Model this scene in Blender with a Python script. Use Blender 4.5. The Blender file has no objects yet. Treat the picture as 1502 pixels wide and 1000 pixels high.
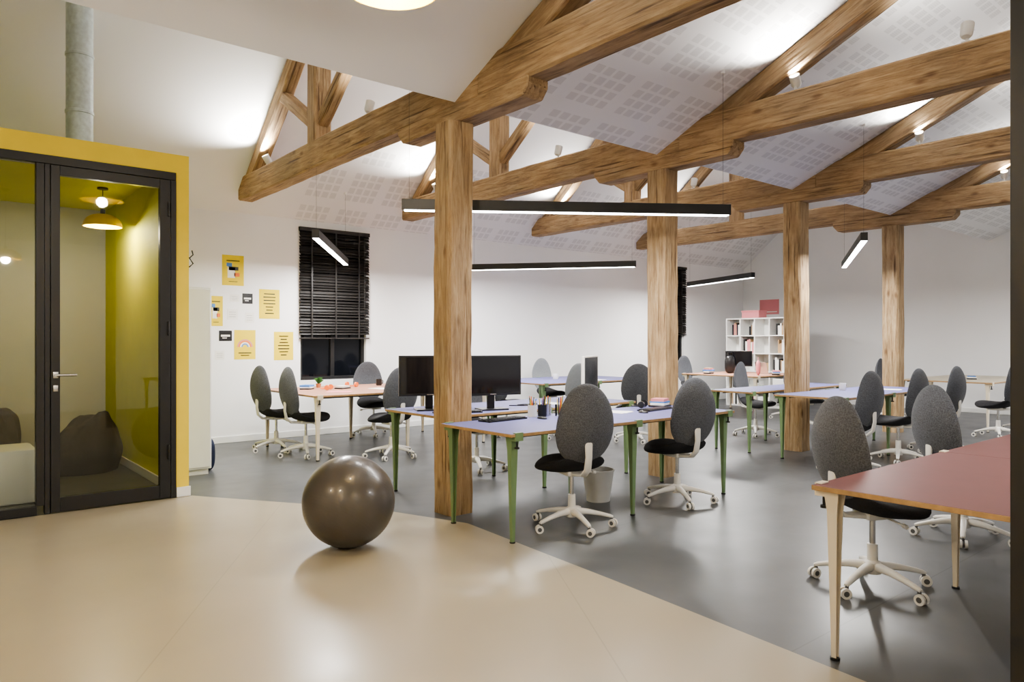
import bpy, bmesh, math, random
from mathutils import Vector, Matrix, noise
random.seed(7)
D = bpy.data
SC = bpy.context.scene
COL = SC.collection
try:
    SC.view_settings.view_transform = 'AgX'
    SC.view_settings.look = 'AgX - Medium High Contrast'
except Exception:
    pass
PW = .90   # global dimmer for every lamp

# ---------------------------------------------------------------- materials
def newmat(name):
    m = D.materials.new(name); m.use_nodes = True
    nt = m.node_tree
    b = nt.nodes.get("Principled BSDF")
    return m, nt, b

def mat(name, col, rough=0.5, metal=0.0, var=0.06, scale=6.0, bump=0.0, bscale=40.0, emis=None, es=0.0, coat=0.0, sheen=0.0, spec=.5):
    m, nt, b = newmat(name)
    N = nt.nodes; L = nt.links
    tc = N.new("ShaderNodeTexCoord")
    nz = N.new("ShaderNodeTexNoise"); nz.inputs["Scale"].default_value = scale; nz.inputs["Detail"].default_value = 4
    L.new(tc.outputs["Object"], nz.inputs["Vector"])
    r = N.new("ShaderNodeValToRGB")
    c0 = [max(0, c*(1-var)) for c in col]; c1 = [min(1, c*(1+var)) for c in col]
    r.color_ramp.elements[0].position = .3; r.color_ramp.elements[1].position = .7
    r.color_ramp.elements[0].color = (*c0, 1); r.color_ramp.elements[1].color = (*c1, 1)
    L.new(nz.outputs["Fac"], r.inputs["Fac"]); L.new(r.outputs["Color"], b.inputs["Base Color"])
    b.inputs["Roughness"].default_value = rough; b.inputs["Metallic"].default_value = metal
    b.inputs["Coat Weight"].default_value = coat
    b.inputs["Sheen Weight"].default_value = sheen
    b.inputs["Specular IOR Level"].default_value = spec
    if bump > 0:
        n2 = N.new("ShaderNodeTexNoise"); n2.inputs["Scale"].default_value = bscale; n2.inputs["Detail"].default_value = 3
        L.new(tc.outputs["Object"], n2.inputs["Vector"])
        bp = N.new("ShaderNodeBump"); bp.inputs["Strength"].default_value = bump; bp.inputs["Distance"].default_value = .01
        L.new(n2.outputs["Fac"], bp.inputs["Height"]); L.new(bp.outputs["Normal"], b.inputs["Normal"])
    if emis:
        b.inputs["Emission Color"].default_value = (*emis, 1); b.inputs["Emission Strength"].default_value = es
    return m

def wood(name, dark, mid, light):
    m, nt, b = newmat(name); N = nt.nodes; L = nt.links
    tc = N.new("ShaderNodeTexCoord"); oi = N.new("ShaderNodeObjectInfo")
    ml = N.new("ShaderNodeMath"); ml.operation = 'MULTIPLY'; ml.inputs[1].default_value = 37.0
    L.new(oi.outputs["Random"], ml.inputs[0])
    ad = N.new("ShaderNodeVectorMath"); ad.operation = 'ADD'
    L.new(tc.outputs["Object"], ad.inputs[0]); L.new(ml.outputs[0], ad.inputs[1])
    mp = N.new("ShaderNodeMapping"); mp.inputs["Scale"].default_value = (14, 14, 1.6)
    L.new(ad.outputs[0], mp.inputs["Vector"])
    nz = N.new("ShaderNodeTexNoise"); nz.inputs["Scale"].default_value = 1.8; nz.inputs["Detail"].default_value = 9; nz.inputs["Roughness"].default_value = .7; nz.inputs["Distortion"].default_value = .5
    L.new(mp.outputs[0], nz.inputs["Vector"])
    r = N.new("ShaderNodeValToRGB")
    e = r.color_ramp.elements
    e[0].position = .28; e[0].color = (*dark, 1); e[1].position = .72; e[1].color = (*light, 1)
    k = e.new(.48); k.color = (*mid, 1)
    L.new(nz.outputs["Fac"], r.inputs["Fac"])
    mp2 = N.new("ShaderNodeMapping"); mp2.inputs["Scale"].default_value = (34, 34, 1.1)
    L.new(ad.outputs[0], mp2.inputs["Vector"])
    n2 = N.new("ShaderNodeTexNoise"); n2.inputs["Scale"].default_value = 1.0; n2.inputs["Detail"].default_value = 3
    L.new(mp2.outputs[0], n2.inputs["Vector"])
    r2 = N.new("ShaderNodeValToRGB"); r2.color_ramp.elements[0].position = .31; r2.color_ramp.elements[1].position = .39
    r2.color_ramp.elements[0].color = (.36, .31, .27, 1); r2.color_ramp.elements[1].color = (1, 1, 1, 1)
    L.new(n2.outputs["Fac"], r2.inputs["Fac"])
    n4 = N.new("ShaderNodeTexNoise"); n4.inputs["Scale"].default_value = 1.7; n4.inputs["Detail"].default_value = 5
    L.new(ad.outputs[0], n4.inputs["Vector"])
    r4 = N.new("ShaderNodeValToRGB"); r4.color_ramp.elements[0].position = .38; r4.color_ramp.elements[1].position = .66
    r4.color_ramp.elements[0].color = (.72, .75, .80, 1); r4.color_ramp.elements[1].color = (1.0, 1.0, 1.0, 1)
    L.new(n4.outputs["Fac"], r4.inputs["Fac"])
    mp3 = N.new("ShaderNodeMapping"); mp3.inputs["Scale"].default_value = (5, 5, 2.2)
    L.new(ad.outputs[0], mp3.inputs["Vector"])
    vo = N.new("ShaderNodeTexVoronoi"); vo.inputs["Scale"].default_value = 1.0
    L.new(mp3.outputs[0], vo.inputs["Vector"])
    r3 = N.new("ShaderNodeValToRGB"); r3.color_ramp.elements[0].position = .05; r3.color_ramp.elements[1].position = .15
    r3.color_ramp.elements[0].color = (.4, .3, .22, 1); r3.color_ramp.elements[1].color = (1, 1, 1, 1)
    L.new(vo.outputs["Distance"], r3.inputs["Fac"])
    cur = r.outputs[0]
    for src, f in ((r2.outputs[0], 1.0), (r3.outputs[0], .8), (r4.outputs[0], .9)):
        m1 = N.new("ShaderNodeMix"); m1.data_type = 'RGBA'; m1.blend_type = 'MULTIPLY'; m1.inputs[0].default_value = f
        L.new(cur, m1.inputs[6]); L.new(src, m1.inputs[7]); cur = m1.outputs[2]
    L.new(cur, b.inputs["Base Color"])
    bp = N.new("ShaderNodeBump"); bp.inputs["Strength"].default_value = .6; bp.inputs["Distance"].default_value = .014
    L.new(n2.outputs["Fac"], bp.inputs["Height"]); L.new(bp.outputs[0], b.inputs["Normal"])
    b.inputs["Roughness"].default_value = .75
    return m

def ceil_mat(name, col, spot, pattern=True, xmin=None, ymin=None):
    m, nt, b = newmat(name); N = nt.nodes; L = nt.links
    b.inputs["Roughness"].default_value = .9
    if not pattern:
        b.inputs["Base Color"].default_value = (*col, 1); return m
    tc = N.new("ShaderNodeTexCoord"); sp = N.new("ShaderNodeSeparateXYZ"); L.new(tc.outputs["Object"], sp.inputs[0])
    def M(op, a, bb=None):
        n = N.new("ShaderNodeMath"); n.operation = op
        for i, v in enumerate((a, bb)):
            if v is None: continue
            if isinstance(v, (int, float)): n.inputs[i].default_value = v
            else: L.new(v, n.inputs[i])
        return n.outputs[0]
    out = None
    for ax, big, sub in ((0, .60, .120), (1, .52, .104)):
        s = M('ADD', sp.outputs[ax], 60.0)
        f = M('FRACT', M('DIVIDE', s, big)); c = M('LESS_THAN', f, .79)
        g = M('FRACT', M('DIVIDE', s, sub)); d = M('LESS_THAN', g, .74)
        o = M('MULTIPLY', c, d)
        out = o if out is None else M('MULTIPLY', out, o)
    for ax in (0, 1):
        g = M('FRACT', M('DIVIDE', M('ADD', sp.outputs[ax], 60.0), .015))
        out = M('MULTIPLY', out, M('ADD', M('MULTIPLY', M('LESS_THAN', g, .6), .35), .65))
    if xmin is not None: out = M('MULTIPLY', out, M('GREATER_THAN', sp.outputs[0], xmin))
    if ymin is not None: out = M('MULTIPLY', out, M('GREATER_THAN', sp.outputs[1], ymin))
    mx = N.new("ShaderNodeMix"); mx.data_type = 'RGBA'
    mx.inputs[6].default_value = (*col, 1); mx.inputs[7].default_value = (*spot, 1)
    L.new(out, mx.inputs[0]); L.new(mx.outputs[2], b.inputs["Base Color"])
    return m

def glass_mat(name, tint):
    m, nt, b = newmat(name); N = nt.nodes; L = nt.links
    N.remove(b)
    o = [n for n in N if n.type == 'OUTPUT_MATERIAL'][0]
    t = N.new("ShaderNodeBsdfTransparent"); t.inputs[0].default_value = (*tint, 1)
    g = N.new("ShaderNodeBsdfGlossy"); g.inputs["Roughness"].default_value = .02
    fr = N.new("ShaderNodeFresnel"); fr.inputs[0].default_value = 1.5
    mx = N.new("ShaderNodeMixShader")
    L.new(fr.outputs[0], mx.inputs[0]); L.new(t.outputs[0], mx.inputs[1]); L.new(g.outputs[0], mx.inputs[2]); L.new(mx.outputs[0], o.inputs[0])
    return m

def floor_mat(name, col, rough, var, rot=90, off=(3, .35), seam=.8):
    m = mat(name, col, rough, var=var, scale=1.4)
    nt = m.node_tree; N = nt.nodes; L = nt.links; b = N["Principled BSDF"]
    tc = N.new("ShaderNodeTexCoord")
    nz = N.new("ShaderNodeTexNoise"); nz.inputs["Scale"].default_value = 3; nz.inputs["Detail"].default_value = 6
    L.new(tc.outputs["Object"], nz.inputs["Vector"])
    mr = N.new("ShaderNodeMapRange"); mr.inputs[3].default_value = rough-.07; mr.inputs[4].default_value = rough+.08
    L.new(nz.outputs["Fac"], mr.inputs[0]); L.new(mr.outputs[0], b.inputs["Roughness"])
    br = N.new("ShaderNodeTexBrick"); br.offset = 0; br.inputs["Scale"].default_value = 1.0
    br.inputs["Brick Width"].default_value = 9.0; br.inputs["Row Height"].default_value = 1.95
    br.inputs["Mortar Size"].default_value = .004; br.inputs["Mortar Smooth"].default_value = .1
    br.inputs["Color1"].default_value = (1, 1, 1, 1); br.inputs["Color2"].default_value = (1, 1, 1, 1); br.inputs["Mortar"].default_value = (seam, seam, seam, 1)
    mp = N.new("ShaderNodeMapping"); mp.inputs["Location"].default_value = (off[0], off[1], 0)
    mp.inputs["Rotation"].default_value = (0, 0, math.radians(rot))
    L.new(tc.outputs["Object"], mp.inputs[0]); L.new(mp.outputs[0], br.inputs["Vector"])
    mx = N.new("ShaderNodeMix"); mx.data_type = 'RGBA'; mx.blend_type = 'MULTIPLY'; mx.inputs[0].default_value = 1
    src = b.inputs["Base Color"].links[0].from_socket
    L.new(src, mx.inputs[6]); L.new(br.outputs["Color"], mx.inputs[7]); L.new(mx.outputs[2], b.inputs["Base Color"])
    return m

M_WOOD = wood("old_oak", (.150, .085, .040), (.35, .225, .112), (.55, .395, .225))
M_POST = wood("oak_post", (.20, .118, .056), (.40, .265, .135), (.60, .445, .26))
M_WALL = mat("white_paint", (.85, .85, .855), .85, var=.012, scale=2, bump=.05, bscale=120)
CW = (.85, .85, .855); CS = (.67, .67, .675)
M_CEILN = ceil_mat("acoustic_ceiling_near", CW, CS, xmin=3.6)
M_CEILF = ceil_mat("acoustic_ceiling_far", CW, CS, xmin=4.2, ymin=8.84)
M_CEILP = ceil_mat("plain_ceiling", CW, None, False)
M_BEIGE = floor_mat("beige_vinyl", (.365, .318, .225), .31, .03, 122, (0, 1.1), .86)
M_GRAY = floor_mat("gray_vinyl", (.082, .086, .090), .35, .08, 0, (0, .3), .65)
M_YEL = mat("yellow_paint", (.80, .61, .06), .6, var=.03)
M_YELD = mat("lemon_yellow_paint", (.70, .68, .07), .7, var=.03)
M_ROOM = mat("warm_gray_paint", (.50, .49, .40), .8, var=.02)
M_BLK = mat("black_metal", (.014, .014, .015), .4, var=.1)
M_BLKS = mat("black_plastic", (.012, .012, .013), .3, var=.1)
M_SCR = mat("dark_screen", (.006, .006, .008), .08, var=.1)
M_WHT = mat("white_lacquer", (.82, .82, .80), .35, var=.02)
M_WHTP = mat("white_plastic", (.76, .74, .69), .4, var=.02)
M_GLASS = glass_mat("clear_glass", (.93, .95, .92))
M_NIGHT = mat("night_window_glass", (.006, .007, .010), .05, var=.1)
M_FAB = mat("gray_melange_fabric", (.088, .093, .107), .95, var=.42, scale=130, bump=.4, bscale=300, sheen=.1)
M_FABL = mat("light_gray_fabric", (.25, .27, .29), .95, var=.2, scale=160, bump=.4, bscale=300, sheen=.2)
M_SEAT = mat("charcoal_seat_fabric", (.018, .018, .021), .9, var=.3, scale=120, bump=.3, bscale=250)
M_PLY = mat("plywood_edge", (.40, .25, .115), .5, var=.15, scale=30)
M_BLUE = mat("lavender_laminate", (.135, .135, .30), .5, var=.03, spec=.3)
M_RED = mat("terracotta_laminate", (.150, .056, .052), .5, var=.04, spec=.3)
M_PINK = mat("salmon_laminate", (.42, .22, .155), .5, var=.04, spec=.3)
M_PALE = mat("pale_laminate", (.48, .43, .33), .4, var=.03)
M_GREEN = mat("green_steel", (.17, .26, .125), .4, var=.04)
M_CREAM = mat("cream_steel", (.76, .68, .54), .4, var=.03)
M_GALV = mat("galvanised_steel", (.55, .62, .63), .45, .4, var=.12, scale=25)
M_CHROME = mat("brushed_chrome", (.62, .62, .62), .25, 1.0)
M_BALL = mat("gray_rubber_ball", (.082, .072, .063), .30, var=.06, scale=4, bump=.05, bscale=20, coat=.12)
M_BEAN = mat("beanbag_fabric", (.050, .043, .043), .85, var=.25, scale=5, bump=.5, bscale=14)
M_LED = mat("led_diffuser", (.9, .9, .9), .5, emis=(1, .98, .95), es=18)
M_BULB = mat("lamp_bulb", (.9, .9, .9), .5, emis=(1, .90, .72), es=22)
M_LYEL = mat("lamp_yellow_enamel", (.82, .56, .04), .45, var=.03)
M_SLAT = mat("dark_blind_slat", (.018, .016, .015), .5, var=.2)
M_PAPER = mat("paper_white", (.80, .79, .76), .8, var=.02)
M_PYEL = mat("poster_yellow", (.74, .58, .035), .7, var=.03)
M_PPNK = mat("paper_pink", (.66, .24, .26), .7, var=.03)
M_POR = mat("ink_orange", (.80, .20, .05), .7)
M_PGR = mat("ink_green", (.10, .32, .18), .7)
M_PBL = mat("ink_blue", (.08, .22, .55), .7)
M_LEAF = mat("leaf_green", (.05, .16, .04), .6, var=.3, scale=20)
M_KRAFT = mat("kraft_card", (.42, .28, .15), .8, var=.1)
M_TERRA = mat("terracotta_pot", (.45, .17, .08), .8)
M_BIN = mat("white_bin_plastic", (.52, .52, .50), .5)
M_NAVY = mat("navy_bag", (.012, .02, .05), .8, var=.2)

# ---------------------------------------------------------------- mesh helpers
def mesh_from(name, bm, mats, smooth=False):
    bmesh.ops.recalc_face_normals(bm, faces=bm.faces[:])
    me = D.meshes.new(name); bm.to_mesh(me); bm.free()
    for m in mats: me.materials.append(m)
    if smooth:
        for p in me.polygons: p.use_smooth = True
        try: me.set_sharp_from_angle(angle=math.radians(40))
        except Exception: pass
    return me

def obj(name, me, parent=None, mtx=None):
    o = D.objects.new(name, me); COL.objects.link(o)
    if parent is not None: o.parent = parent
    if mtx is not None: o.matrix_basis = mtx
    return o

def T(x, y, z): return Matrix.Translation((x, y, z))
def RZ(a): return Matrix.Rotation(a, 4, 'Z')
def RX(a): return Matrix.Rotation(a, 4, 'X')
def RY(a): return Matrix.Rotation(a, 4, 'Y')

def empty(name, x=0, y=0, z=0, rz=0):
    e = D.objects.new(name, None); COL.objects.link(e); e.empty_display_size = .1
    e.matrix_basis = T(x, y, z) @ RZ(rz); return e

def box(bm, x0, x1, y0, y1, z0, z1, mi=0, bev=0.0, M=None):
    r = bmesh.ops.create_cube(bm, size=1.0)
    vs = r['verts']
    for v in vs:
        v.co = Vector(((x0+x1)/2+v.co.x*(x1-x0), (y0+y1)/2+v.co.y*(y1-y0), (z0+z1)/2+v.co.z*(z1-z0)))
    fs = set(f for v in vs for f in v.link_faces)
    for f in fs: f.material_index = mi
    if bev > 0:
        es = list(set(e for v in vs for e in v.link_edges))
        rr = bmesh.ops.bevel(bm, geom=es, offset=bev, segments=2, affect='EDGES', profile=.5)
        vs = list(set(v for f in rr['faces'] for v in f.verts) | set(v for v in vs if v.is_valid))
        for f in rr['faces']: f.material_index = mi
    if M is not None:
        for v in vs: v.co = M @ v.co
    return vs

def cyl(bm, p0, p1, r0, r1=None, seg=16, mi=0, cap=True):
    if r1 is None: r1 = r0
    sweep(bm, [p0, p1], [r0, r1], [r0, r1], seg, mi, cap)

def sweep(bm, pts, ws, hs, seg=10, mi=0, cap=True, power=1.0):
    pts = [Vector(p) for p in pts]; rings = []
    n = len(pts)
    for i, p in enumerate(pts):
        d = (pts[min(i+1, n-1)]-pts[max(i-1, 0)]).normalized()
        up = Vector((0, 0, 1)) if abs(d.z) < .95 else Vector((0, 1, 0))
        x = d.cross(up).normalized(); y = x.cross(d).normalized()
        ring = []
        for k in range(seg):
            a = 2*math.pi*(k+.5)/seg
            c, s = math.cos(a), math.sin(a)
            c = math.copysign(abs(c)**power, c); s = math.copysign(abs(s)**power, s)
            ring.append(bm.verts.new(p+x*c*ws[i]+y*s*hs[i]))
        rings.append(ring)
    for a, b in zip(rings, rings[1:]):
        for k in range(seg):
            f = bm.faces.new((a[k], a[(k+1) % seg], b[(k+1) % seg], b[k])); f.material_index = mi
    if cap:
        f = bm.faces.new(rings[0]); f.material_index = mi
        f = bm.faces.new(rings[-1]); f.material_index = mi

def lathe(bm, prof, seg=32, mi=0, mis=None, c=(0, 0, 0)):
    rings = []
    for r, z in prof:
        if r < 1e-5: rings.append([bm.verts.new((c[0], c[1], c[2]+z))])
        else: rings.append([bm.verts.new((c[0]+r*math.cos(2*math.pi*k/seg), c[1]+r*math.sin(2*math.pi*k/seg), c[2]+z)) for k in range(seg)])
    for i, (a, b) in enumerate(zip(rings, rings[1:])):
        for k in range(seg):
            k2 = (k+1) % seg
            if len(a) == 1 and len(b) == 1: continue
            if len(a) == 1: f = bm.faces.new((a[0], b[k], b[k2]))
            elif len(b) == 1: f = bm.faces.new((a[k], a[k2], b[0]))
            else: f = bm.faces.new((a[k], a[k2], b[k2], b[k]))
            f.material_index = mis[i] if mis else mi

def cushion(bm, outline, th, deform, nr=8, nphi=36, mi=0, p=2.6):
    outer = [bm.verts.new(deform(*outline(2*math.pi*k/nphi), 0)) for k in range(nphi)]
    for side in (1, -1):
        prev = outer
        for j in range(nr-1, 0, -1):
            r = j/nr; r = math.sin(r*math.pi/2)
            h = side*th*math.sqrt(max(0, 1-r**p))
            ring = []
            for k in range(nphi):
                a, b = outline(2*math.pi*k/nphi)
                ring.append(bm.verts.new(deform(a*r, b*r, h)))
            for k in range(nphi):
                k2 = (k+1) % nphi
                f = bm.faces.new((prev[k], prev[k2], ring[k2], ring[k])); f.material_index = mi
            prev = ring
        c = bm.verts.new(deform(0, 0, side*th))
        for k in range(nphi):
            f = bm.faces.new((prev[k], prev[(k+1) % nphi], c)); f.material_index = mi

def simple(name, fn, mats, parent=None, mtx=None, smooth=False):
    bm = bmesh.new(); fn(bm); return obj(name, mesh_from(name, bm, mats, smooth), parent, mtx)

# ---------------------------------------------------------------- room shell
VY, VZ = 4.67, 3.26          # valley line above the posts
FY, FZ = 9.90, 3.11          # far eave
RY1 = 7.35; RZ1 = FZ+.84*(FY-RY1)
RY2 = 1.0;  SL2 = .45; RZ2 = VZ+SL2*(VY-RY2)
NY = -2.7; NZ = RZ2-.45*(RY2-NY)
X0, X1 = -4.0, 15.6

simple("floor", lambda bm: box(bm, X0-.2, X1+.2, NY-.2, FY+.2, -.15, 0), [M_GRAY])
def beige(bm):
    P = [(X0, NY), (2.78, NY), (2.93, 1.2), (3.08, 2.8), (3.20, 4.36), (2.90, 5.2), (1.90, 6.70), (X0, 6.70)]
    lo = [bm.verts.new((x, y, 0.0)) for x, y in P]; hi = [bm.verts.new((x, y, .004)) for x, y in P]
    bm.faces.new(hi); bm.faces.new(lo[::-1])
    for i in range(len(P)):
        j = (i+1) % len(P); bm.faces.new((lo[i], lo[j], hi[j], hi[i]))
simple("floor_lounge", beige, [M_BEIGE])

def slope(bm, ya, za, yb, zb, t=.12):
    v = [bm.verts.new(c) for c in ((X0, ya, za), (X1, ya, za), (X1, yb, zb), (X0, yb, zb), (X0, ya, za+t), (X1, ya, za+t), (X1, yb, zb+t), (X0, yb, zb+t))]
    for q in ((0, 1, 2, 3), (7, 6, 5, 4), (0, 4, 5, 1), (1, 5, 6, 2), (2, 6, 7, 3), (3, 7, 4, 0)):
        bm.faces.new([v[i] for i in q])
simple("ceiling_far_slope", lambda bm: slope(bm, FY, FZ, RY1, RZ1), [M_CEILF])
simple("ceiling_far_inner_slope", lambda bm: slope(bm, RY1, RZ1, VY, VZ), [M_CEILP])
simple("ceiling_near_slope", lambda bm: slope(bm, VY, VZ, RY2, RZ2), [M_CEILN])
simple("ceiling_rear_slope", lambda bm: slope(bm, RY2, RZ2, NY, NZ), [M_CEILP])

def wall_x(bm, xa, xb, z0, z1, y, t, holes, mi=0):
    xs = sorted(set([xa, xb]+[h[0] for h in holes]+[h[1] for h in holes]))
    zs = sorted(set([z0, z1]+[h[2] for h in holes]+[h[3] for h in holes]))
    for a, b in zip(xs, xs[1:]):
        for c, d in zip(zs, zs[1:]):
            cx, cz = (a+b)/2, (c+d)/2
            if any(h[0] < cx < h[1] and h[2] < cz < h[3] for h in holes): continue
            box(bm, a, b, y, y+t, c, d, mi)
W1 = (4.29, 5.34, .80, 3.0); W2 = (12.1, 13.25, .80, 3.0)
simple("wall_back", lambda bm: wall_x(bm, X0-.2, X1+.2, 0, FZ+.10, FY, .25, [W1, W2]), [M_WALL])
simple("wall_front", lambda bm: box(bm, X0-.2, X1+.2, NY-.2, NY, 0, NZ+.1), [M_WALL])
def gable(bm, xa, xb):
    P = [(NY, 0), (FY, 0), (FY, FZ+.05), (RY1, RZ1+.05), (VY, VZ+.05), (RY2, RZ2+.05), (NY, NZ+.05)]
    a = [bm.verts.new((xa, y, z)) for y, z in P]; b = [bm.verts.new((xb, y, z)) for y, z in P]
    bm.faces.new(a); bm.faces.new(b[::-1])
    for i in range(len(P)):
        j = (i+1) % len(P); bm.faces.new((a[i], a[j], b[j], b[i]))
simple("wall_right", lambda bm: gable(bm, X1, X1+.2), [M_WALL])
simple("wall_left", lambda bm: gable(bm, X0-.2, X0), [M_WALL])
simple("baseboard_back", lambda bm: box(bm, 1.95, X1-.005, FY-.018, FY-.001, 0.001, .09, bev=.004), [M_WHT])
simple("baseboard_right", lambda bm: box(bm, X1-.018, X1-.001, NY, FY-.02, 0.001, .09, bev=.004), [M_WHT])

# ---------------------------------------------------------------- timber frame
def beam_mesh(L, w, h, jit=.004):
    bm = bmesh.new(); n = max(3, int(L/.16)); c = min(w, h)*.09; rings = []
    prof = [(-w/2+c, -h/2), (w/2-c, -h/2), (w/2, -h/2+c), (w/2, h/2-c), (w/2-c, h/2), (-w/2+c, h/2), (-w/2, h/2-c), (-w/2, -h/2+c)]
    sx, sy = random.uniform(0, 6), random.uniform(0, 6)
    for i in range(n+1):
        z = L*i/n
        ox = math.sin(z*1.7+sx)*jit; oy = math.sin(z*1.3+sy)*jit
        rings.append([bm.verts.new((x+ox+random.uniform(-jit, jit)*.6, y+oy+random.uniform(-jit, jit)*.6, z)) for x, y in prof])
    for a, b in zip(rings, rings[1:]):
        for k in range(8): bm.faces.new((a[k], a[(k+1) % 8], b[(k+1) % 8], b[k]))
    bm.faces.new(rings[0]); bm.faces.new(rings[-1])
    return bm
def beam(name, p0, p1, w, h, parent, origin, m=None, jit=.004):
    p0, p1 = Vector(p0), Vector(p1); d = p1-p0; L = d.length; z = d.normalized()
    x = Vector((1, 0, 0)); y = z.cross(x).normalized(); x = y.cross(z).normalized()
    R = Matrix((x, y, z)).transposed().to_4x4()
    me = mesh_from(name, beam_mesh(L, w, h, jit), [m or M_WOOD])
    return obj(name, me, parent, Matrix.Translation(-Vector(origin)) @ Matrix.Translation(p0) @ R)

def cfar(y): return FZ+.84*(FY-y)
s_in = (RZ1-VZ)/(RY1-VY)
def cinn(y): return VZ+s_in*(y-VY)
def cnear(y): return VZ+SL2*(VY-y)
PX = [3.40, 5.90, 8.55, 11.38]
for i, x in enumerate(PX):
    px, py = (3.33, 4.73) if i == 0 else (x, VY)
    o = beam("timber_post", (px, py, 0), (px, py, 3.098), .235, .235, None, (0, 0, 0), M_POST, .006)
    e = empty("roof_truss", x, VY, 3.10); O = (x, VY, 3.10)
    bm = bmesh.new(); hw = .1
    P = [(-.88, .07), (-.82, 0), (.80, 0), (.88, .09), (.88, .14), (-.88, .14)]
    a = [bm.verts.new((-hw, y, z)) for y, z in P]; b = [bm.verts.new((hw, y, z)) for y, z in P]
    bm.faces.new(a); bm.faces.new(b)
    for k in range(6): bm.faces.new((a[k], a[(k+1) % 6], b[(k+1) % 6], b[k]))
    bmesh.ops.recalc_face_normals(bm, faces=bm.faces[:])
    bmesh.ops.bevel(bm, geom=bm.edges[:], offset=.01, segments=1, affect='EDGES')
    R = RX(math.radians(-90))
    bm.transform(R.inverted())
    obj("bolster", mesh_from("bolster", bm, [M_WOOD]), e, R)
    beam("tie_beam_far", (x, VY-.3, 3.375), (x, 9.60, 3.375), .20, .30, e, O)
    beam("tie_beam_near", (x, NY+.05, 3.375), (x, VY-.28, 3.375), .20, .30, e, O)
    beam("king_post_far", (x, RY1, 3.50), (x, RY1, RZ1-.05), .20, .20, e, O)
    beam("rafter_far", (x, 9.42, cfar(9.42)-.13), (x, RY1, RZ1-.13), .16, .17, e, O)
    beam("rafter_inner", (x, VY+1.25, cinn(VY+1.25)-.11), (x, RY1, RZ1-.13), .16, .17, e, O)
    beam("strut_1", (x, RY1+.06, 3.72), (x, RY1+.95, cfar(RY1+.95)-.18), .12, .13, e, O)
    beam("strut_2", (x, RY1-.06, 3.72), (x, RY1-.95, cinn(RY1-.95)-.18), .12, .13, e, O)
    beam("rafter_near", (x, VY-.15, cnear(VY-.15)-.10), (x, RY2, RZ2-.13), .17, .20, e, O)
    beam("rafter_rear", (x, RY2, RZ2-.13), (x, NY+.4, cnear(RY2)-.45*(RY2-NY-.4)-.13), .17, .20, e, O)
    beam("king_post_near", (x, RY2, 3.50), (x, RY2, RZ2-.05), .20, .20, e, O)

# ---------------------------------------------------------------- lights
def area(name, parent, mtx, sx, sy, power, col=(1, .975, .945)):
    l = D.lights.new(name, 'AREA'); l.shape = 'RECTANGLE'; l.size = sx; l.size_y = sy; l.energy = power*PW; l.color = col
    return obj(name, l, parent, mtx)
def point(name, parent, mtx, power, rad=.06, col=(1, .89, .73)):
    l = D.lights.new(name, 'POINT'); l.energy = power*PW; l.shadow_soft_size = rad; l.color = col
    return obj(name, l, parent, mtx)
def spot(name, parent, mtx, power, ang=120, col=(1, .96, .89), blend=.9, rad=.04):
    l = D.lights.new(name, 'SPOT'); l.energy = power; l.spot_size = math.radians(ang); l.spot_blend = blend; l.color = col; l.shadow_soft_size = rad
    return obj(name, l, parent, mtx)

def ceil_z(y):
    if y > RY1: return cfar(y)
    if y > VY: return cinn(y)
    if y > RY2: return cnear(y)
    return RZ2-.45*(RY2-y)

def linear(a, b, z=2.5, power=60):
    a = Vector(a); b = Vector(b); c = (a+b)/2; L = (b-a).length; ang = math.atan2(b.y-a.y, b.x-a.x)
    e = empty("linear_pendant_light", c.x, c.y, z, ang)
    def f(bm):
        box(bm, -L/2, L/2, -.036, .036, -.035, .055, 0, .003)
    simple("housing", f, [M_BLK], e)
    simple("diffuser", lambda bm: box(bm, -L/2+.02, L/2-.02, -.031, .031, -.040, -.0345), [M_LED], e)
    def w(bm):
        for s in (-1, 1):
            lx = s*(L/2-.06); wx = c.x+lx*math.cos(ang); wy = c.y+lx*math.sin(ang); top = ceil_z(wy)-z
            cyl(bm, (lx, 0, .05), (lx, 0, top), .0012, seg=6)
            cyl(bm, (lx, 0, top-.02), (lx, 0, top+.02), .02, seg=12, mi=1)
    simple("suspension_wires", w, [M_BLK, M_WHT], e)
    area("led_light", e, T(0, 0, -.043), L-.06, .05, power)
linear((3.15, 5.22), (5.48, 3.61), power=120)
linear((6.64, 8.97), (8.22, 7.00), power=150)
linear((3.29, 7.21), (4.80, 9.50), power=150)
linear((12.0, 8.86), (11.15, 6.88), power=190)
linear((10.7, 5.09), (7.97, 3.57), power=145)
linear((4.2, 0.4), (6.6, -.9), power=110)  # added fill fixture, out of frame, put in to lift the ambient light
linear((12.6, 2.2), (14.4, .4), power=230)  # second added pendant beyond the frame edge, serves only as fill

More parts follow.
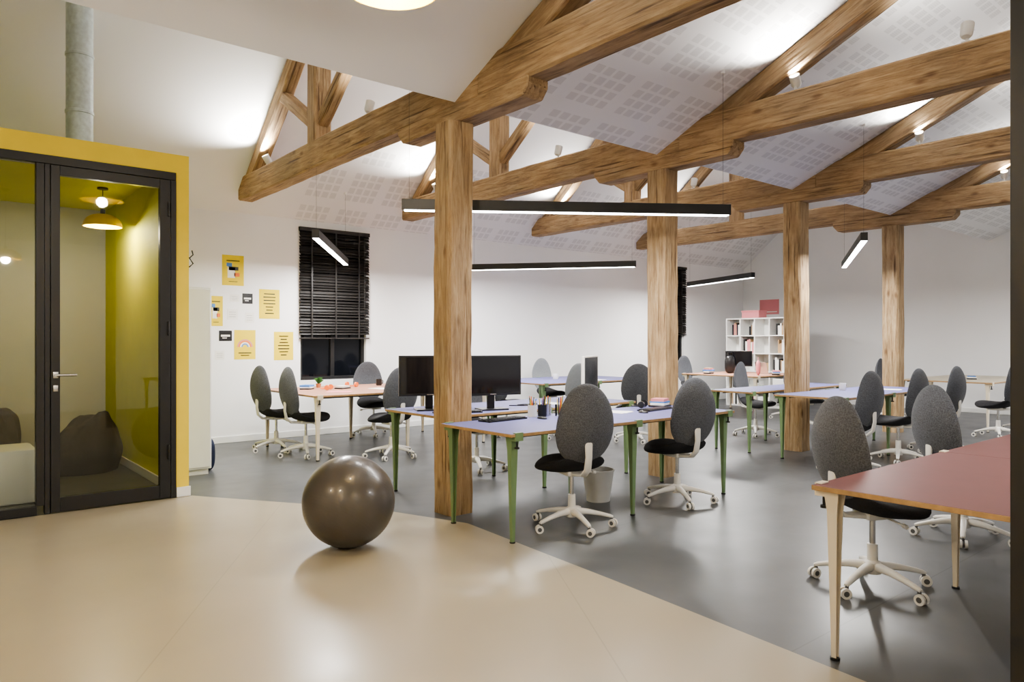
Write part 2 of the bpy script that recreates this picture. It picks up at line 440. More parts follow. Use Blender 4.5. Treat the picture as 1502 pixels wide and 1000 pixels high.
def spotlight(x, y, z, tilt_x, tilt_y, power, ang=150):
    e = empty("ceiling_spotlight", x, y, z)
    R = RX(tilt_y) @ RY(tilt_x)
    def f(bm):
        lathe(bm, [(0, -.06), (.03, -.06), (.042, -.04), (.045, .05), (.040, .05), (.038, .035), (0, .035)], 20, 0, [0, 0, 0, 0, 0, 1])
        bm.transform(T(0, 0, .10) @ R)
        box(bm, -.03, .03, -.03, .03, 0, .015); cyl(bm, (0, 0, .01), (0, 0, .07), .01, seg=8)
    simple("lamp_head", f, [M_WHT, M_BULB], e, smooth=True)
    spot("lamp", e, T(0, 0, .10) @ R @ T(0, 0, .065) @ RX(math.pi), power, ang)
for i, x in enumerate(PX):
    spotlight(x-.02, 3.22, 3.525, math.radians(-42), math.radians(10), 240, 135)
    spotlight(x-.02, 8.80, 3.525, math.radians(-34), math.radians(10), 190, 135)
    spotlight(x-.02, 1.9, 3.525, math.radians(20), math.radians(0), 115)
    spotlight(x-.02, 6.2, 3.525, math.radians(15), math.radians(0), 120)

def dome(x, y, z, power=45, d=.46, inside_cord=None):
    e = empty("pendant_lamp", x, y, z); r = d/2
    prof = []
    for k in range(11):
        a = k/10*math.pi/2; prof.append((r*math.cos(a)**.8 if k < 10 else .03, r*.72*math.sin(a)))
    inner = [((max(p[0]-.006, .0)), p[1]-.004 if i else p[1]) for i, p in enumerate(prof)][::-1]
    full = prof+inner
    def f(bm):
        lathe(bm, full, 40, 0, [0]*10+[1]*11)
    simple("shade", f, [M_LYEL, M_LYEL], e, smooth=True)
    def g(bm):
        lathe(bm, [(0, .03), (.03, .04), (.045, .075), (.03, .11), (.016, .13), (.016, .16), (0, .16)], 20)
    simple("bulb", g, [M_BULB], e, smooth=True)
    top = (inside_cord if inside_cord else ceil_z(y))-z
    simple("cord", lambda bm: (cyl(bm, (0, 0, r*.70), (0, 0, top), .004, seg=6), cyl(bm, (0, 0, r*.70), (0, 0, r*.72+.05), .022, seg=12), cyl(bm, (0, 0, top-.03), (0, 0, top), .05, seg=16)), [M_BLK], e)
    point("lamp", e, T(0, 0, -.02), power)
dome(1.84, 3.16, 3.14, 55, .50)
dome(-.35, 2.3, 2.75, 90)
dome(-1.5, 3.6, 2.75, 90)
dome(-2.0, .2, 2.75, 100)
dome(1.2, -1.2, 2.75, 105)
dome(1.50, 8.35, 2.54, 36, .36, 2.95)

# ---------------------------------------------------------------- glazed meeting box
BX, BY, BH = 1.88, 6.72, 3.0
def frontwall(bm):
    box(bm, X0, BX, BY, BY+.12, 2.84, BH)
    box(bm, 1.775, BX, BY, BY+.12, 0, 2.84)
simple("wall_meeting_room_front", frontwall, [M_YEL])
simple("wall_meeting_room_side", lambda bm: (box(bm, BX-.08, BX, BY+.121, FY-.001, 0, BH)), [M_YELD])
simple("wall_meeting_room_rear", lambda bm: (box(bm, X0, BX-.081, FY-.05, FY-.002, 0, BH-.06)), [M_ROOM])
simple("ceiling_meeting_room", lambda bm: (box(bm, X0, BX-.081, BY+.121, FY-.051, BH-.06, BH)), [M_YELD])
simple("baseboard_meeting_room", lambda bm: (box(bm, 1.776, BX+.012, BY-.014, BY-.001, .004, .09, bev=.003), box(bm, BX-.095, BX-.0805, BY+.13, FY-.06, .001, .09, bev=.003)), [M_WHT])
def mrframe(bm):
    y0, y1 = BY-.015, BY+.085
    box(bm, X0, 1.772, y0, y1, 2.77, 2.838, 0, .003)
    box(bm, X0, .75, y0, y1, .005, .075, 0, .003)
    for x0, x1 in ((.745, .800), (-1.0, -.93), (-2.6, -2.53)):
        box(bm, x0, x1, y0, y1, .0765, 2.768, 0, .003)
    box(bm, .802, .838, y0, y1, .005, 2.768, 0, .003)
    box(bm, 1.728, 1.773, y0, y1, .005, 2.768, 0, .003)
simple("window_3", mrframe, [M_BLK])
e = empty("glass_pane", 0, BY+.03, 0)
simple("pane", lambda bm: (box(bm, -.925, .742, -.005, .005, .08, 2.765), box(bm, -2.525, -1.005, -.005, .005, .08, 2.765)), [M_GLASS], e)
e = empty("door_1", .842, BY, 0)
def leaf(bm):
    w = .882; t0, t1 = -.02, .04
    box(bm, 0, .062, t0, t1, .012, 2.765, 0, .003); box(bm, w-.085, w, t0, t1, .012, 2.765, 0, .003)
    box(bm, .0625, w-.0855, t0, t1, .012, .125, 0, .003); box(bm, .0625, w-.0855, t0, t1, 2.69, 2.765, 0, .003)
simple("leaf_frame", leaf, [M_BLK], e)
simple("leaf_glass", lambda bm: box(bm, .063, .797, .005, .013, .126, 2.689), [M_GLASS], e)
def handle(bm):
    cyl(bm, (.032, -.02, 1.10), (.032, -.065, 1.10), .011, seg=12); sweep(bm, [(.032, -.065, 1.10), (.10, -.07, 1.10), (.17, -.066, 1.10)], [.010]*3, [.010]*3, 10)
    box(bm, .014, .05, -.024, -.0205, 1.075, 1.125, 0, .002); box(bm, .016, .048, -.024, -.0205, .97, 1.02, 0, .002)
simple("handle", handle, [M_CHROME], e, smooth=True)
def hinges(bm):
    for z in (.35, 1.42, 2.45): cyl(bm, (.868, -.028, z), (.868, -.028, z+.12), .012, seg=10)
simple("hinges", hinges, [M_BLK], e)

def duct(bm):
    r = .115; prof = [(r, 0)]
    top = 4.6
    for z in (.05, .55, 1.1): prof += [(r, z), (r+.008, z+.004), (r+.008, z+.03), (r, z+.034)]
    prof += [(r, top-BH)]
    lathe(bm, prof, 32)
    lathe(bm, [(0, .001), (r+.05, .001), (r+.05, .012), (r, .014)], 32)
simple("ventilation_duct", duct, [M_GALV], None, T(1.24, 8.0, BH), True)

def beanbag(x, y, r, h, seed, rz=0):
    """slumped fabric bag: full-width base resting flat, sagging seat, soft raised back with folds"""
    rnd = random.Random(seed); ph = [rnd.uniform(0, 6.3) for _ in range(4)]
    bm = bmesh.new(); NT, NS = 34, 72; rings = []
    for i in range(NT):
        t = i/NT
        R = (.90+.10*math.sin(min(1, t*3.2)*math.pi/2))*(1-t**2.4)**.62
        ring = []
        for k in range(NS):
            an = 2*math.pi*k/NS; c, s = math.cos(an), math.sin(an)
            fold = t*(.05*math.sin(6*an+ph[0]+4*t)+.035*math.sin(11*an+ph[1]-7*t))
            n = noise.noise(Vector((c*R*2.4+seed, s*R*2.4, t*2)))*.12+noise.noise(Vector((c*R*6+seed, s*R*6, t*5)))*.04*t
            rr = R*(1+fold+n*.7)
            px, py = c*rr, s*rr*.9
            back = max(0., min(1., .5-px*.75))
            z = t*h*(.52+.48*back**1.3)*(1+n)
            ring.append(bm.verts.new((px*r-.22*r*t*t, py*r, z)))
        rings.append(ring)
    for a, b in zip(rings, rings[1:]):
        for k in range(NS): bm.faces.new((a[k], a[(k+1) % NS], b[(k+1) % NS], b[k]))
    bm.faces.new(rings[0])
    top = rings[-1]; cc = sum((v.co for v in top), Vector())/NS
    tv = bm.verts.new(cc+Vector((0, 0, .01)))
    for k in range(NS): bm.faces.new((top[k], top[(k+1) % NS], tv))
    me = mesh_from("bean_bag", bm, [M_BEAN], False)
    for p in me.polygons: p.use_smooth = True
    obj("bean_bag", me, None, T(x, y, .001) @ RZ(rz))
beanbag(1.34, 8.80, .43, .78, 1, 2.2)
beanbag(.42, 9.10, .48, .86, 4, 2.6)
simple("white_pouf", lambda bm: (box(bm, -.3, .3, -.25, .25, .0, .46, 0, .03)), [M_WHT], None, T(.52, 7.50, .001), True)

# ---------------------------------------------------------------- white cabinet and things by it
def cab(bm):
    box(bm, 1.93, 2.37, 7.68, 8.25, .06, 1.92, 0, .006); box(bm, 1.95, 2.35, 7.72, 8.23, 0, .06, 0)
    box(bm, 1.945, 2.355, 7.664, 7.68, .08, 1.90, 0, .004)
simple("storage_cabinet", cab, [M_WHT, M_BLK, M_CHROME])
def bag(bm):
    def ol(a): return (.10*math.copysign(abs(math.cos(a))**.7, math.cos(a)), .17*math.copysign(abs(math.sin(a))**.7, math.sin(a)))
    cushion(bm, ol, .05, lambda a, b, h: Vector((h, a, b+.17)))
    sweep(bm, [(0, -.05, .30), (0, -.04, .40), (0, .04, .40), (0, .05, .30)], [.008]*4, [.012]*4, 8)
simple("backpack", bag, [M_NAVY], None, T(2.43, 7.95, .001), True)
simple("backpack", bag, [M_BLKS], None, T(12.0, 7.9, .7505) @ RZ(.9), True)
simple("backpack", bag, [M_PPNK], None, T(11.75, 7.15, .7505) @ RZ(2.1) @ Matrix.Scale(.8, 4), True)
def hanger(bm):
    box(bm, 0, .02, -.3, .3, 0, .02)
    for y in (-.25, -.1, .05, .2):
        sweep(bm, [(.02, y, .01), (.07, y, .01), (.10, y, .04), (.09, y, .08)], [.006]*4, [.006]*4, 8)
        sweep(bm, [(.07, y, .005), (.10, y-.0, -.04), (.07, y, -.07), (.03, y, -.09)], [.006]*4, [.006]*4, 8)
simple("coat_rack", hanger, [M_BLK], None, T(BX+.001, 7.2, 2.12), True)

# ---------------------------------------------------------------- windows with blinds
def window(idx, W, blind_bottom):
    x0, x1, z0, z1 = W; e = empty("window_%d" % idx, x0, FY, z0); w = x1-x0; h = z1-z0
    def fr(bm):
        for a, b, c, d in ((0.001, .05, 0.001, h-.001), (w-.05, w-.001, 0.001, h-.001), (.051, w-.051, 0.001, .05), (.051, w-.051, h-.05, h-.001), (w/2-.03, w/2+.03, .051, h-.051)):
            box(bm, a, b, .06, .14, c, d, 0, .003)
    simple("frame", fr, [M_BLK], e)
    simple("glass", lambda bm: box(bm, .03, w-.03, .10, .11, .03, h-.03), [M_NIGHT], e)
    def sl(bm):
        z = h-.06; k = 0
        while z > blind_bottom-z0+.05:
            tilt = math.radians(52+7*math.sin(k*1.3)); sag = .004*math.sin(k*2.1)
            box(bm, -.03, w+.03, -.026, .026, -.0015, .0015, 0, 0, T(0, -.035, z+sag) @ RY(.006*math.sin(k*.9)) @ RX(tilt)); z -= .043; k += 1
        box(bm, -.035, w+.035, -.06, -.012, h-.045, h+.01, 0, .003); box(bm, -.03, w+.03, -.055, -.015, blind_bottom-z0, blind_bottom-z0+.02, 0, .003)
        for xx in (.15, w/2, w-.15): box(bm, xx-.012, xx+.012, -.064, -.060, blind_bottom-z0, h)
        cyl(bm, (w-.06, -.07, h-.03), (w-.06, -.07, .7), .004, seg=6)
    simple("venetian_blind", sl, [M_SLAT], e)
window(1, W1, 1.40); window(2, W2, 1.5)

# ---------------------------------------------------------------- posters
def poster(x0, x1, z0, z1, m, kind, name="poster"):
    w, h = x1-x0, z1-z0; rnd = random.Random(int(x0*100))
    def f(bm):
        box(bm, 0, w, -.003, -.0005, 0, h, 0)
        def q(a, b, c, d, mi): box(bm, a, b, -.0042, -.003, c, d, mi)
        if kind == 'text':
            for k in range(7):
                zz = h*(.86-k*.11); l = rnd.uniform(.3, .6)*w; xx = w*.5-l/2; q(xx, xx+l, zz-.014, zz, 1)
        elif kind == 'rainbow':
            for k, mi in enumerate((2, 3, 5, 4)):
                R = w*(.36-.065*k); n = 16
                for j in range(n):
                    a0, a1 = math.pi*j/n, math.pi*(j+1)/n
                    v = [bm.verts.new((w/2+rr*math.cos(a), -.0045, h*.42+rr*math.sin(a))) for rr, a in ((R, a0), (R, a1), (R-w*.055, a1), (R-w*.055, a0))]
                    bm.faces.new(v).material_index = mi
            q(w*.2, w*.8, h*.2, h*.23, 1); q(w*.3, w*.7, h*.12, h*.15, 1)
        elif kind == 'shapes':
            q(w*.25, w*.6, h*.25, h*.6, 5); q(w*.3, w*.75, h*.5, h*.62, 1); q(w*.2, w*.45, h*.62, h*.74, 4); q(w*.55, w*.8, h*.3, h*.42, 3); q(w*.2, w*.8, h*.8, h*.83, 1); q(w*.3, w*.7, h*.12, h*.14, 1)
        elif kind == 'logo':
            q(w*.15, w*.85, h*.42, h*.6, 5); q(w*.25, w*.6, h*.25, h*.33, 5)
        elif kind == 'lines':
            for k in range(3): q(w*.15, w*.8, h*(.7-k*.22), h*(.72-k*.22), 1)
    simple(name, f, [m, M_BLK, M_PPNK, M_POR, M_PBL, M_PAPER], None, T(x0, FY, z0))
poster(3.19, 3.48, 2.12, 2.53, M_PYEL, 'shapes')
poster(3.02, 3.20, 1.57, 1.97, M_PYEL, 'shapes')
poster(3.69, 3.98, 1.68, 2.09, M_PYEL, 'text')
poster(3.35, 3.64, 1.12, 1.52, M_PYEL, 'rainbow')
poster(3.90, 4.18, 1.10, 1.50, M_PYEL, 'text')
poster(3.46, 3.60, 1.88, 2.02, M_BLKS, 'logo', 'postcard')
poster(3.15, 3.32, 1.37, 1.51, M_BLKS, 'logo', 'postcard')
poster(3.26, 3.40, 1.66, 1.80, M_PAPER, 'lines', 'postcard')
poster(3.50, 3.62, 1.62, 1.76, M_PAPER, 'lines', 'postcard')
poster(3.10, 3.22, 1.12, 1.24, M_PAPER, 'lines', 'postcard')
poster(3.30, 3.42, 1.90, 2.00, M_PAPER, 'lines', 'postcard')

# ---------------------------------------------------------------- desks
def desk(x0, x1, y0, y1, top_m, leg_m, nx=2, H=.75):
    e = empty("office_desk", (x0+x1)/2, (y0+y1)/2, 0); cx, cy = (x0+x1)/2, (y0+y1)/2
    xs = [x0+(x1-x0)*i/nx for i in range(nx+1)]
    def f(bm):
        for a, b in zip(xs, xs[1:]):
            box(bm, a+.001-cx, b-.001-cx, y0-cy, y1-cy, H-.022, H, 0, .0025)
        for fc in bm.faces:
            fc.normal_update(); fc.material_index = 0 if abs(fc.normal.z) > .9 and fc.calc_center_median().z > H-.005 else 1
    simple("table_top", f, [top_m, M_PLY], e)
    k = 1
    for i, x in enumerate(xs):
        for s, y in ((1, y0), (-1, y1)):
            dx = .07 if i == 0 else (-.07 if i == nx else 0)
            me = LEG[leg_m.name]
            obj("leg_%d" % k, me, e, T(x+dx-cx, y+s*.07-cy, 0) @ RZ(0 if s == 1 else math.pi)); k += 1
    def rails(bm):
        for y in (y0+.12, y1-.12): box(bm, x0+.15-cx, x1-.15-cx, y-cy-.01, y-cy+.01, H-.045, H-.0225)
    simple("under_rail", rails, [M_BLK], e)
    return e
def leg_mesh(m):
    bm = bmesh.new()
    def ring(z, w, d, t):
        return [(-w/2, -d/2), (w/2, -d/2), (w/2, d/2), (w/2-t, d/2), (w/2-t, -d/2+t), (-w/2+t, -d/2+t), (-w/2+t, d/2), (-w/2, d/2)], z
    rs = []
    for z, w, d in ((.0, .026, .020), (.35, .042, .032), (.64, .058, .044), (.70, .068, .058), (.727, .070, .062)):
        pr, zz = ring(z, w, d, .005); rs.append([bm.verts.new((x, y, zz)) for x, y in pr])
    for a, b in zip(rs, rs[1:]):
        for k in range(8): bm.faces.new((a[k], a[(k+1) % 8], b[(k+1) % 8], b[k]))
    bm.faces.new(rs[0]); bm.faces.new(rs[-1])
    box(bm, -.034, .034, -.068, -.03, .700, .7275); box(bm, -.034, .034, -.073, -.068, .700, .756); box(bm, -.034, .034, -.068, -.045, .751, .756)
    cyl(bm, (0, -.048, .655), (0, -.048, .7), .007, seg=10, mi=1); cyl(bm, (0, -.048, .645), (0, -.048, .657), .016, seg=12, mi=1)
    cyl(bm, (0, 0, 0.0005), (0, 0, .012), .020, seg=14, mi=1)
    return mesh_from("leg", bm, [m, M_BLK])
LEG = {m.name: leg_mesh(m) for m in (M_GREEN, M_CREAM)}
desk(3.05, 5.65, 3.67, 4.50, M_BLUE, M_GREEN)
desk(3.32, 5.75, 4.90, 5.80, M_BLUE, M_GREEN)
desk(2.98, 5.90, .05, 1.56, M_RED, M_CREAM)
desk(3.48, 6.00, 7.65, 9.30, M_PINK, M_CREAM)
desk(7.00, 9.40, 7.70, 9.15, M_BLUE, M_GREEN)
desk(7.72, 10.25, 3.67, 4.50, M_BLUE, M_GREEN)
desk(7.80, 10.25, 4.84, 5.45, M_BLUE, M_GREEN)
desk(11.3, 12.9, 6.90, 8.50, M_PINK, M_CREAM, 1)
desk(12.3, 14.8, 3.65, 5.00, M_PALE, M_CREAM)

# ---------------------------------------------------------------- chairs
def chair_meshes():
    out = {}
    def backm(fm):
        bm = bmesh.new()
        def ol(a):
            s, c = math.sin(a), math.cos(a); return (.230*math.copysign(abs(c)**.90, c)*(1-.12*s), .288*s)
        def df(a, b, h):
            y = h + 1.05*a*a + .10*(b/.3)**2*.45 - .05*math.cos(b*6)*.5 - (.09*b)
            return Vector((a, y, .780+b))
        cushion(bm, ol, .030, df, nr=9, nphi=44)
        me = mesh_from("backrest", bm, [fm], True)
        return me
    out['back'] = backm(M_FAB); out['backl'] = backm(M_FABL)
    bm = bmesh.new()
    def ol(a):
        s, c = math.sin(a), math.cos(a)
        return (.250*math.copysign(abs(c)**.82, c)*(1+.05*s), .24*math.copysign(abs(s)**.85, s))
    def df(a, b, h):
        y = b/.235; x = a/.245
        z = .03*y*y + (.06*max(0, -y)**3) - .055*abs(x)**2.5*max(0, y) + .03*x*x*max(0, -y)
        return Vector((a, b+.03, .455+z+h))
    cushion(bm, ol, .048, df, nr=8, nphi=44, p=3.5)
    out['seat'] = mesh_from("seat", bm, [M_SEAT], True)
    bm = bmesh.new()
    sweep(bm, [(0, .06, .405), (0, -.10, .405), (0, -.19, .412), (0, -.245, .46), (0, -.265, .55), (0, -.262, .66), (0, -.25, .72)], [.055, .05, .03, .028, .026, .03, .035], [.016, .016, .013, .012, .010, .010, .008], 12, power=.7)
    box(bm, -.07, .07, -.08, .12, .385, .425, 0, .01)
    cyl(bm, (0, 0, .395), (0, 0, .22), .016, seg=16, mi=1); cyl(bm, (0, 0, .24), (0, 0, .09), .027, .030, 18)
    cyl(bm, (.06, .03, .40), (.19, .03, .385), .006, seg=8); cyl(bm, (.19, .03, .385), (.215, .03, .38), .012, seg=10)
    out['mech'] = mesh_from("mechanism", bm, [M_WHTP, M_CHROME], True)
    bm = bmesh.new()
    lathe(bm, [(0, .075), (.045, .078), (.05, .10), (.045, .14), (.032, .150), (0, .150)], 24)
    for k in range(5):
        a = 2*math.pi*k/5+.3; c, s = math.cos(a), math.sin(a)
        P = [(.03, .118), (.12, .112), (.21, .096), (.285, .078), (.305, .072)]
        sweep(bm, [(r*c, r*s, z) for r, z in P], [.028, .022, .018, .016, .012], [.026, .020, .015, .012, .008], 12, power=.75)
    out['base'] = mesh_from("star_base", bm, [M_WHTP], True)
    bm = bmesh.new()
    for k in range(5):
        a = 2*math.pi*k/5+.3; c, s = math.cos(a), math.sin(a); b = a+random.uniform(-.9, .9)
        C = Vector((.295*c, .295*s, .029)); ax = Vector((-math.sin(b), math.cos(b), 0)); fw = Vector((math.cos(b), math.sin(b), 0))*.012
        C2 = C+fw
        for sgn in (-1, 1):
            cyl(bm, C2+ax*sgn*.008, C2+ax*sgn*.024, .0285, seg=20, mi=0); cyl(bm, C2+ax*sgn*.0241, C2+ax*sgn*.0255, .015, seg=14, mi=1)
        cyl(bm, (C.x, C.y, .030), (C.x, C.y, .075), .010, seg=10, mi=1)
        cyl(bm, C2-ax*.008, C2+ax*.008, .022, seg=12, mi=1)
    out['cast'] = mesh_from("casters", bm, [M_WHTP, mat("caster_gray", (.10, .10, .10), .5)], True)
    return out
CH = chair_meshes()
def chair(x, y, fx, fy, light=False, sc=1.0):
    """centre of base, facing vector"""
    a = math.atan2(fy, fx)-math.pi/2
    e = empty("office_chair", x, y, 0, a)
    obj("backrest", CH['backl' if light else 'back'], e, T(0, -.245, 0))
    obj("seat", CH['seat'], e); obj("mechanism", CH['mech'], e)
    r = RZ(random.uniform(0, 6))
    obj("star_base", CH['base'], e, r); obj("casters", CH['cast'], e, r.copy())
chair(3.74, 3.80, .30, .95)
chair(5.02, 3.82, .25, .96)
chair(4.12, 1.80, .90, -.43)
chair(5.62, 1.84, .85, -.52)
chair(3.62, 8.20, 1, .05)
chair(3.52, 8.86, .92, .15)
chair(5.15, 9.32, -.1, -1)
chair(4.35, 7.45, 0, 1)
chair(4.62, 6.13, 0, -1)
chair(6.68, 8.14, 1, .1)
chair(7.05, 7.22, .1, 1, True)
chair(8.60, 9.28, 0, -1, True)
chair(7.60, 6.50, .6, .8)
chair(7.50, 3.50, .15, 1)
chair(8.62, 3.48, .1, 1)
chair(9.75, 3.48, .1, 1)
chair(9.40, 5.76, .15, -1)
chair(10.62, 5.66, -.4, -.9)
chair(11.90, 3.45, 0.2, 1)
chair(13.0, 3.40, 0, 1)
chair(13.1, 5.35, .1, -1)
chair(11.85, 6.6, .1, 1, True)
chair(12.3, 8.98, -.1, -1)

# ---------------------------------------------------------------- monitors & clutter
def monitor(x, y, z, face, w=.54, h=.33, bez=M_BLKS, scr=M_SCR, lift=.13):
    e = empty("computer_monitor", x, y, z, face+math.pi/2)   # screen looks to local -Y
    def f(bm):
        box(bm, -w/2, w/2, -.014, .014, lift, lift+h, 0, .005); box(bm, -w/2+.06, w/2-.06, .014, .04, lift+.05, lift+h-.06, 0, .01)
        box(bm, -w/2+.016, w/2-.016, -.0155, -.0141, lift+.024, lift+h-.016, 1); box(bm, -.03, .03, -.0155, -.0141, lift+.008, lift+.015, 2)
    simple("panel", f, [bez, scr, M_CHROME], e)
    simple("stand", lambda bm: (box(bm, -.035, .035, .03, .06, .012, lift+.12, 0, .006), box(bm, -.13, .13, -.08, .11, .0005, .014, 0, .005)), [bez], e)
TT = .7505
monitor(3.56, 5.42, TT, math.radians(-112), w=.56, h=.36)
monitor(4.02, 5.10, TT, math.radians(-105), w=.56, h=.36)
monitor(5.28, 5.10, TT, math.radians(-62), w=.50, h=.36, bez=M_WHTP, lift=.11)
monitor(12.3, 7.9, TT, math.radians(-150), w=.5, h=.3)

def pencup(x, y, z, m, seed):
    rnd = random.Random(seed)
    def f(bm):
        lathe(bm, [(0, 0), (.036, 0), (.038, .095), (.035, .095), (.033, .006), (0, .006)], 24, 0)
        for k in range(9):
            a = rnd.uniform(0, 6.3); r0 = .012; r1 = .030
            cyl(bm, (r0*math.cos(a), r0*math.sin(a), .008), (r1*math.cos(a+.3), r1*math.sin(a+.3), rnd.uniform(.13, .17)), .004, seg=8, mi=1+k % 4)
    simple("pen_cup", f, [m, M_POR, M_PBL, M_PYEL, M_BLKS], None, T(x, y, z), True)
pencup(3.90, 4.42, TT, M_WHT, 1); pencup(3.99, 4.40, TT, M_BLKS, 2); pencup(4.07, 4.43, TT, M_CHROME, 3); pencup(4.12, 4.33, TT, M_GLASS, 5); pencup(11.6, 7.4, TT, M_WHT, 4)
def mug(x, y, z, m):
    def f(bm):
        lathe(bm, [(0, 0), (.034, 0), (.040, .01), (.041, .09), (.038, .09), (.036, .01), (0, .01)], 24)
        sweep(bm, [(.038, 0, .075), (.062, 0, .07), (.066, 0, .045), (.058, 0, .025), (.037, 0, .02)], [.005]*5, [.005]*5, 8)
    simple("coffee_mug", f, [m], None, T(x, y, z), True)
mug(4.50, 4.36, TT, M_WHT); mug(9.0, 4.3, TT, M_WHT); mug(5.0, 8.9, TT, M_BLKS); mug(12.5, 7.0, TT, M_PPNK); mug(8.0, 8.5, TT, M_WHT)
def keyboard(x, y, z, rz, m=M_BLKS):
    def f(bm):
        box(bm, -.21, .21, -.065, .065, .0, .012, 0, .003)
        for r in range(5):
            for c in range(14): box(bm, -.2+c*.0286, -.2+c*.0286+.024, -.055+r*.022, -.055+r*.022+.018, .012, .017, 1)
    simple("keyboard", f, [m, M_BLKS], None, T(x, y, z) @ RZ(rz))
keyboard(3.56, 4.38, TT, .1); keyboard(5.15, 4.16, TT, .15); keyboard(3.62, 5.08, TT, -.3)
def mouse(x, y):
    def f(bm):
        cushion(bm, lambda a: (.03*math.cos(a), .052*math.sin(a)), .018, lambda a, b, h: Vector((a, b, max(0, h)+.002)), nr=5, nphi=20)
    simple("computer_mouse", f, [M_BLKS], None, T(x, y, TT), True)
mouse(3.86, 4.26); mouse(4.85, 4.05)
def books(x, y, z, n, rz, seed):
    rnd = random.Random(seed)
    def f(bm):
        zz = 0
        for k in range(n):
            h = rnd.uniform(.012, .03); w = rnd.uniform(.15, .21); d = rnd.uniform(.11, .15)
            M = T(0, 0, zz) @ RZ(rnd.uniform(-.15, .15)); box(bm, -w/2, w/2, -d/2, d/2, 0, h, k % 5, .002, M); zz += h+.0005
    simple("book_stack", f, [M_BLKS, M_PAPER, M_PBL, M_PPNK, M_KRAFT], None, T(x, y, z) @ RZ(rz))
books(5.45, 4.35, TT, 4, .3, 1); books(4.3, 8.6, TT, 2, .4, 3); books(3.9, 8.8, TT, 3, .8, 4); books(11.6, 8.1, TT, 5, .2, 5); books(12.1, 7.0, TT, 4, .5, 6); books(13.2, 4.2, TT, 3, .5, 7)
def laptop(x, y, z, rz, m=M_CHROME):
    def f(bm):
        box(bm, -.16, .16, -.11, .11, 0, .014, 0, .003); box(bm, -.14, .14, -.02, .09, .0141, .0155, 1)
        box(bm, -.16, .16, -.004, .004, 0, .22, 0, .002, T(0, .112, .012) @ RX(math.radians(-18)))
        box(bm, -.15, .15, -.0055, -.0042, .01, .21, 1, 0, T(0, .112, .012) @ RX(math.radians(-18)))
    simple("laptop", f, [m, M_SCR], None, T(x, y, z) @ RZ(rz))
laptop(12.5, 7.4, TT, 1.2)
def papers(x, y, rz, m=M_PAPER):
    simple("paper_sheet", lambda bm: (box(bm, -.105, .105, -.148, .148, 0, .0012), box(bm, -.105, .105, -.148, .148, .0013, .0022, 0, 0, RZ(.25))), [m], None, T(x, y, TT) @ RZ(rz))
papers(4.72, 4.28, .2); papers(4.9, 5.2, .2); papers(4.0, 8.1, .7, M_PPNK); papers(9.6, 4.0, .2); papers(8.4, 8.0, .1); papers(4.7, 8.3, .1)
def headphones(x, y, m, rz=0):
    def f(bm):
        pts = [(.08*math.cos(a), .0, .02+.09*math.sin(a)) for a in [math.pi*k/12 for k in range(13)]]
        sweep(bm, [(p[0], p[2]-.02, .02) for p in pts], [.008]*13, [.006]*13, 8)
        for s in (-1, 1): cyl(bm, (s*.092, -.01, .035), (s*.065, -.01, .035), .03, .033, 18)
    simple("headphones", f, [m], None, T(x, y, TT) @ RZ(rz), True)
headphones(5.20, 4.36, M_BLKS, .5); headphones(4.05, 8.5, M_POR, .8); headphones(4.55, 8.85, M_POR, 2)
def plant(x, y, z, s=1.0):
    rnd = random.Random(int(x*10))
    def f(bm):
        lathe(bm, [(0, 0), (.045, 0), (.06, .09), (.056, .09), (.05, .075), (0, .075)], 24, 0)
        for k in range(26):
            a = rnd.uniform(0, 6.3); t = rnd.uniform(.3, 1.0); h = .09+rnd.uniform(.06, .15); r = .10*t
            base = Vector((.01*math.cos(a), .01*math.sin(a), .08)); mid = Vector((r*.5*math.cos(a), r*.5*math.sin(a), h)); tip = Vector((r*1.3*math.cos(a), r*1.3*math.sin(a), h-.01+.03*(1-t)))
            sd = Vector((-math.sin(a), math.cos(a), 0))*.016
            v = [bm.verts.new(p) for p in (base, mid-sd, tip, mid+sd)]
            bm.faces.new((v[0], v[1], v[2])).material_index = 1; bm.faces.new((v[0], v[2], v[3])).material_index = 1
    simple("potted_plant", f, [M_TERRA, M_LEAF], None, T(x, y, z) @ Matrix.Scale(s, 4), True)
plant(4.15, 9.0, TT, .6)
def bin_(x, y, m=M_BIN):
    def f(bm):
        lathe(bm, [(0, 0), (.10, 0), (.135, .26), (.142, .262), (.142, .27), (.130, .27), (.096, .008), (0, .008)], 32)
    simple("waste_bin", f, [m], None, T(x, y, .001), True)
bin_(4.53, 4.28)
def cable(bm):
    for k in range(3):
        pts = [(4.50+.12*math.sin(t*1.3+k*2)+.05*k, 5.25+.05*math.cos(t*1.7+k), TT+.004+.002*k) for t in [i*.4 for i in range(12)]]
        sweep(bm, pts, [.004]*12, [.004]*12, 6)
simple("power_cable", cable, [M_BLKS], None, None, True)

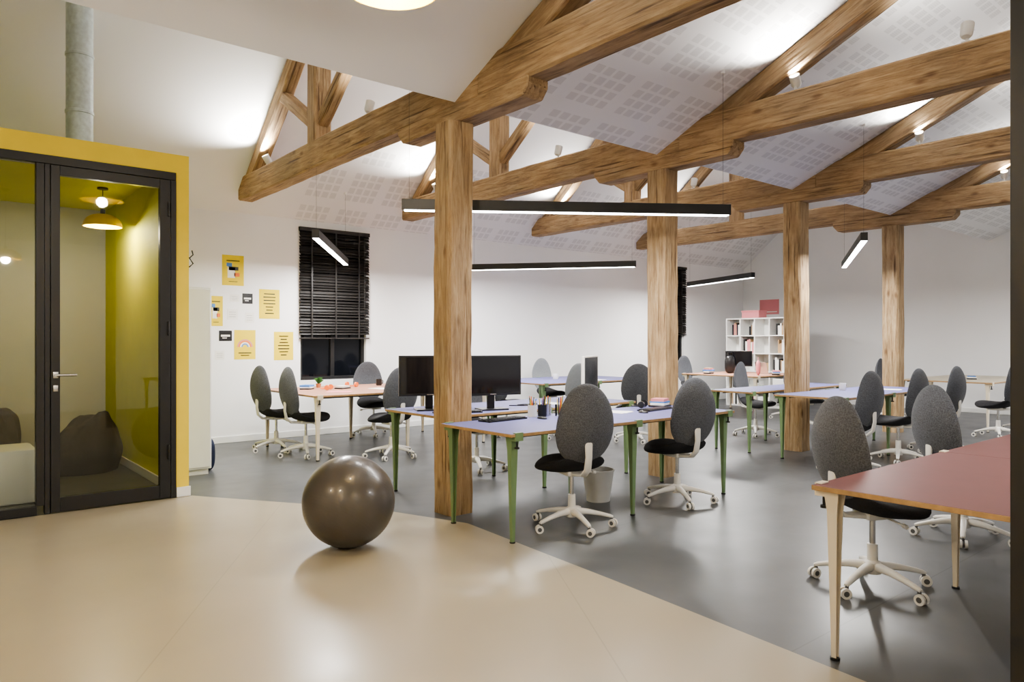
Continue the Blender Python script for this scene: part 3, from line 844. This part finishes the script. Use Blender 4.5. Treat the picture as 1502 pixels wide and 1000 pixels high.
# ---------------------------------------------------------------- bookshelf at the far end
def shelf(bm):
    x0, x1, y0, y1, H = 13.45, 14.15, 7.60, 8.95, 1.85
    t = .022
    box(bm, x0, x1, y0, y0+t, 0, H); box(bm, x0, x1, y1-t, y1, 0, H); box(bm, x0, x1, y0+t, y1-t, H-t, H); box(bm, x0, x1, y0+t, y1-t, 0.0, t)
    box(bm, x0+.36, x0+.37, y0+t, y1-t, t, H-t)
    for k in range(1, 4): yy = y0+(y1-y0)*k/4; box(bm, x0+.003, x0+.36, yy-t/2, yy+t/2, t, H-t)
    for k in range(1, 5): zz = H*k/5; box(bm, x0+.001, x0+.36, y0+t, y1-t, zz-t/2, zz+t/2)
simple("bookshelf", shelf, [M_WHT])
def shelfstuff(bm):
    rnd = random.Random(3)
    for r in range(5):
        for c in range(4):
            y = 7.60+1.35*c/4+.03; z = 1.85*r/5+.0115+(.011 if r == 0 else 0)
            if rnd.random() < .4: continue
            yy = y; kind = rnd.random()
            if kind < .45:
                box(bm, 13.50, 13.78, y, y+.26, z, z+rnd.uniform(.12, .24), rnd.choice((1, 4, 1, 1)), .004)
            else:
                while yy < y+rnd.uniform(.12, .25):
                    w = rnd.uniform(.015, .045); h = rnd.uniform(.18, .29)
                    box(bm, 13.52, 13.72, yy, yy+w, z, z+h, rnd.choice((0, 1, 1, 1, 4, 3))); yy += w+.001
simple("shelf_books", shelfstuff, [M_BLKS, M_PAPER, M_PBL, M_PPNK, M_KRAFT, M_PGR])
simple("poster", lambda bm: (box(bm, X1-.004, X1-.001, 8.95, 9.45, 2.0, 2.35), box(bm, X1-.005, X1-.004, 9.0, 9.4, 2.05, 2.07, 1)), [M_PPNK, M_PAPER])
simple("storage_box", lambda bm: (box(bm, 13.5, 13.8, 8.2, 8.6, 1.853, 1.98, 0, .005), box(bm, 13.49, 13.81, 8.19, 8.61, 1.98, 2.01, 0, .005)), [M_PPNK])

# ---------------------------------------------------------------- exercise ball
def ball(bm):
    prof = [(0, -.302)]
    n = 96
    for k in range(1, n):
        a = -math.pi/2+math.pi*k/n; r = .302
        if abs(math.degrees(a)) < 62: r += .0011*math.sin(a*90)
        prof.append((r*math.cos(a), r*math.sin(a)))
    prof.append((0, .302)); lathe(bm, prof, 72)
    lathe(bm, [(0, .3035), (.012, .3035), (.014, .301)], 16, 0)
simple("exercise_ball", ball, [M_BALL], None, T(2.23, 4.37, .306) @ RZ(.6) @ RY(math.radians(38)) @ RX(math.radians(12)), True)

simple("black_steel_column", lambda bm: (box(bm, 2.36, 2.48, .535, .656, .0045, ceil_z(.6)-.01, 0, .003), box(bm, 2.34, 2.50, .515, .675, .0042, .016, 0, .002)), [M_BLK])

# ---------------------------------------------------------------- world + camera
w = D.worlds.new("World"); SC.world = w; w.use_nodes = True
bg = w.node_tree.nodes["Background"]; bg.inputs[0].default_value = (.02, .025, .04, 1); bg.inputs[1].default_value = .3
cam = D.cameras.new("camera"); co = D.objects.new("camera", cam); COL.objects.link(co)
cam.lens = 25.31; cam.sensor_width = 36; cam.clip_start = .05
co.location = (0, 0, 1.37); co.rotation_euler = (math.radians(90), 0, math.radians(-39.8))
SC.camera = co
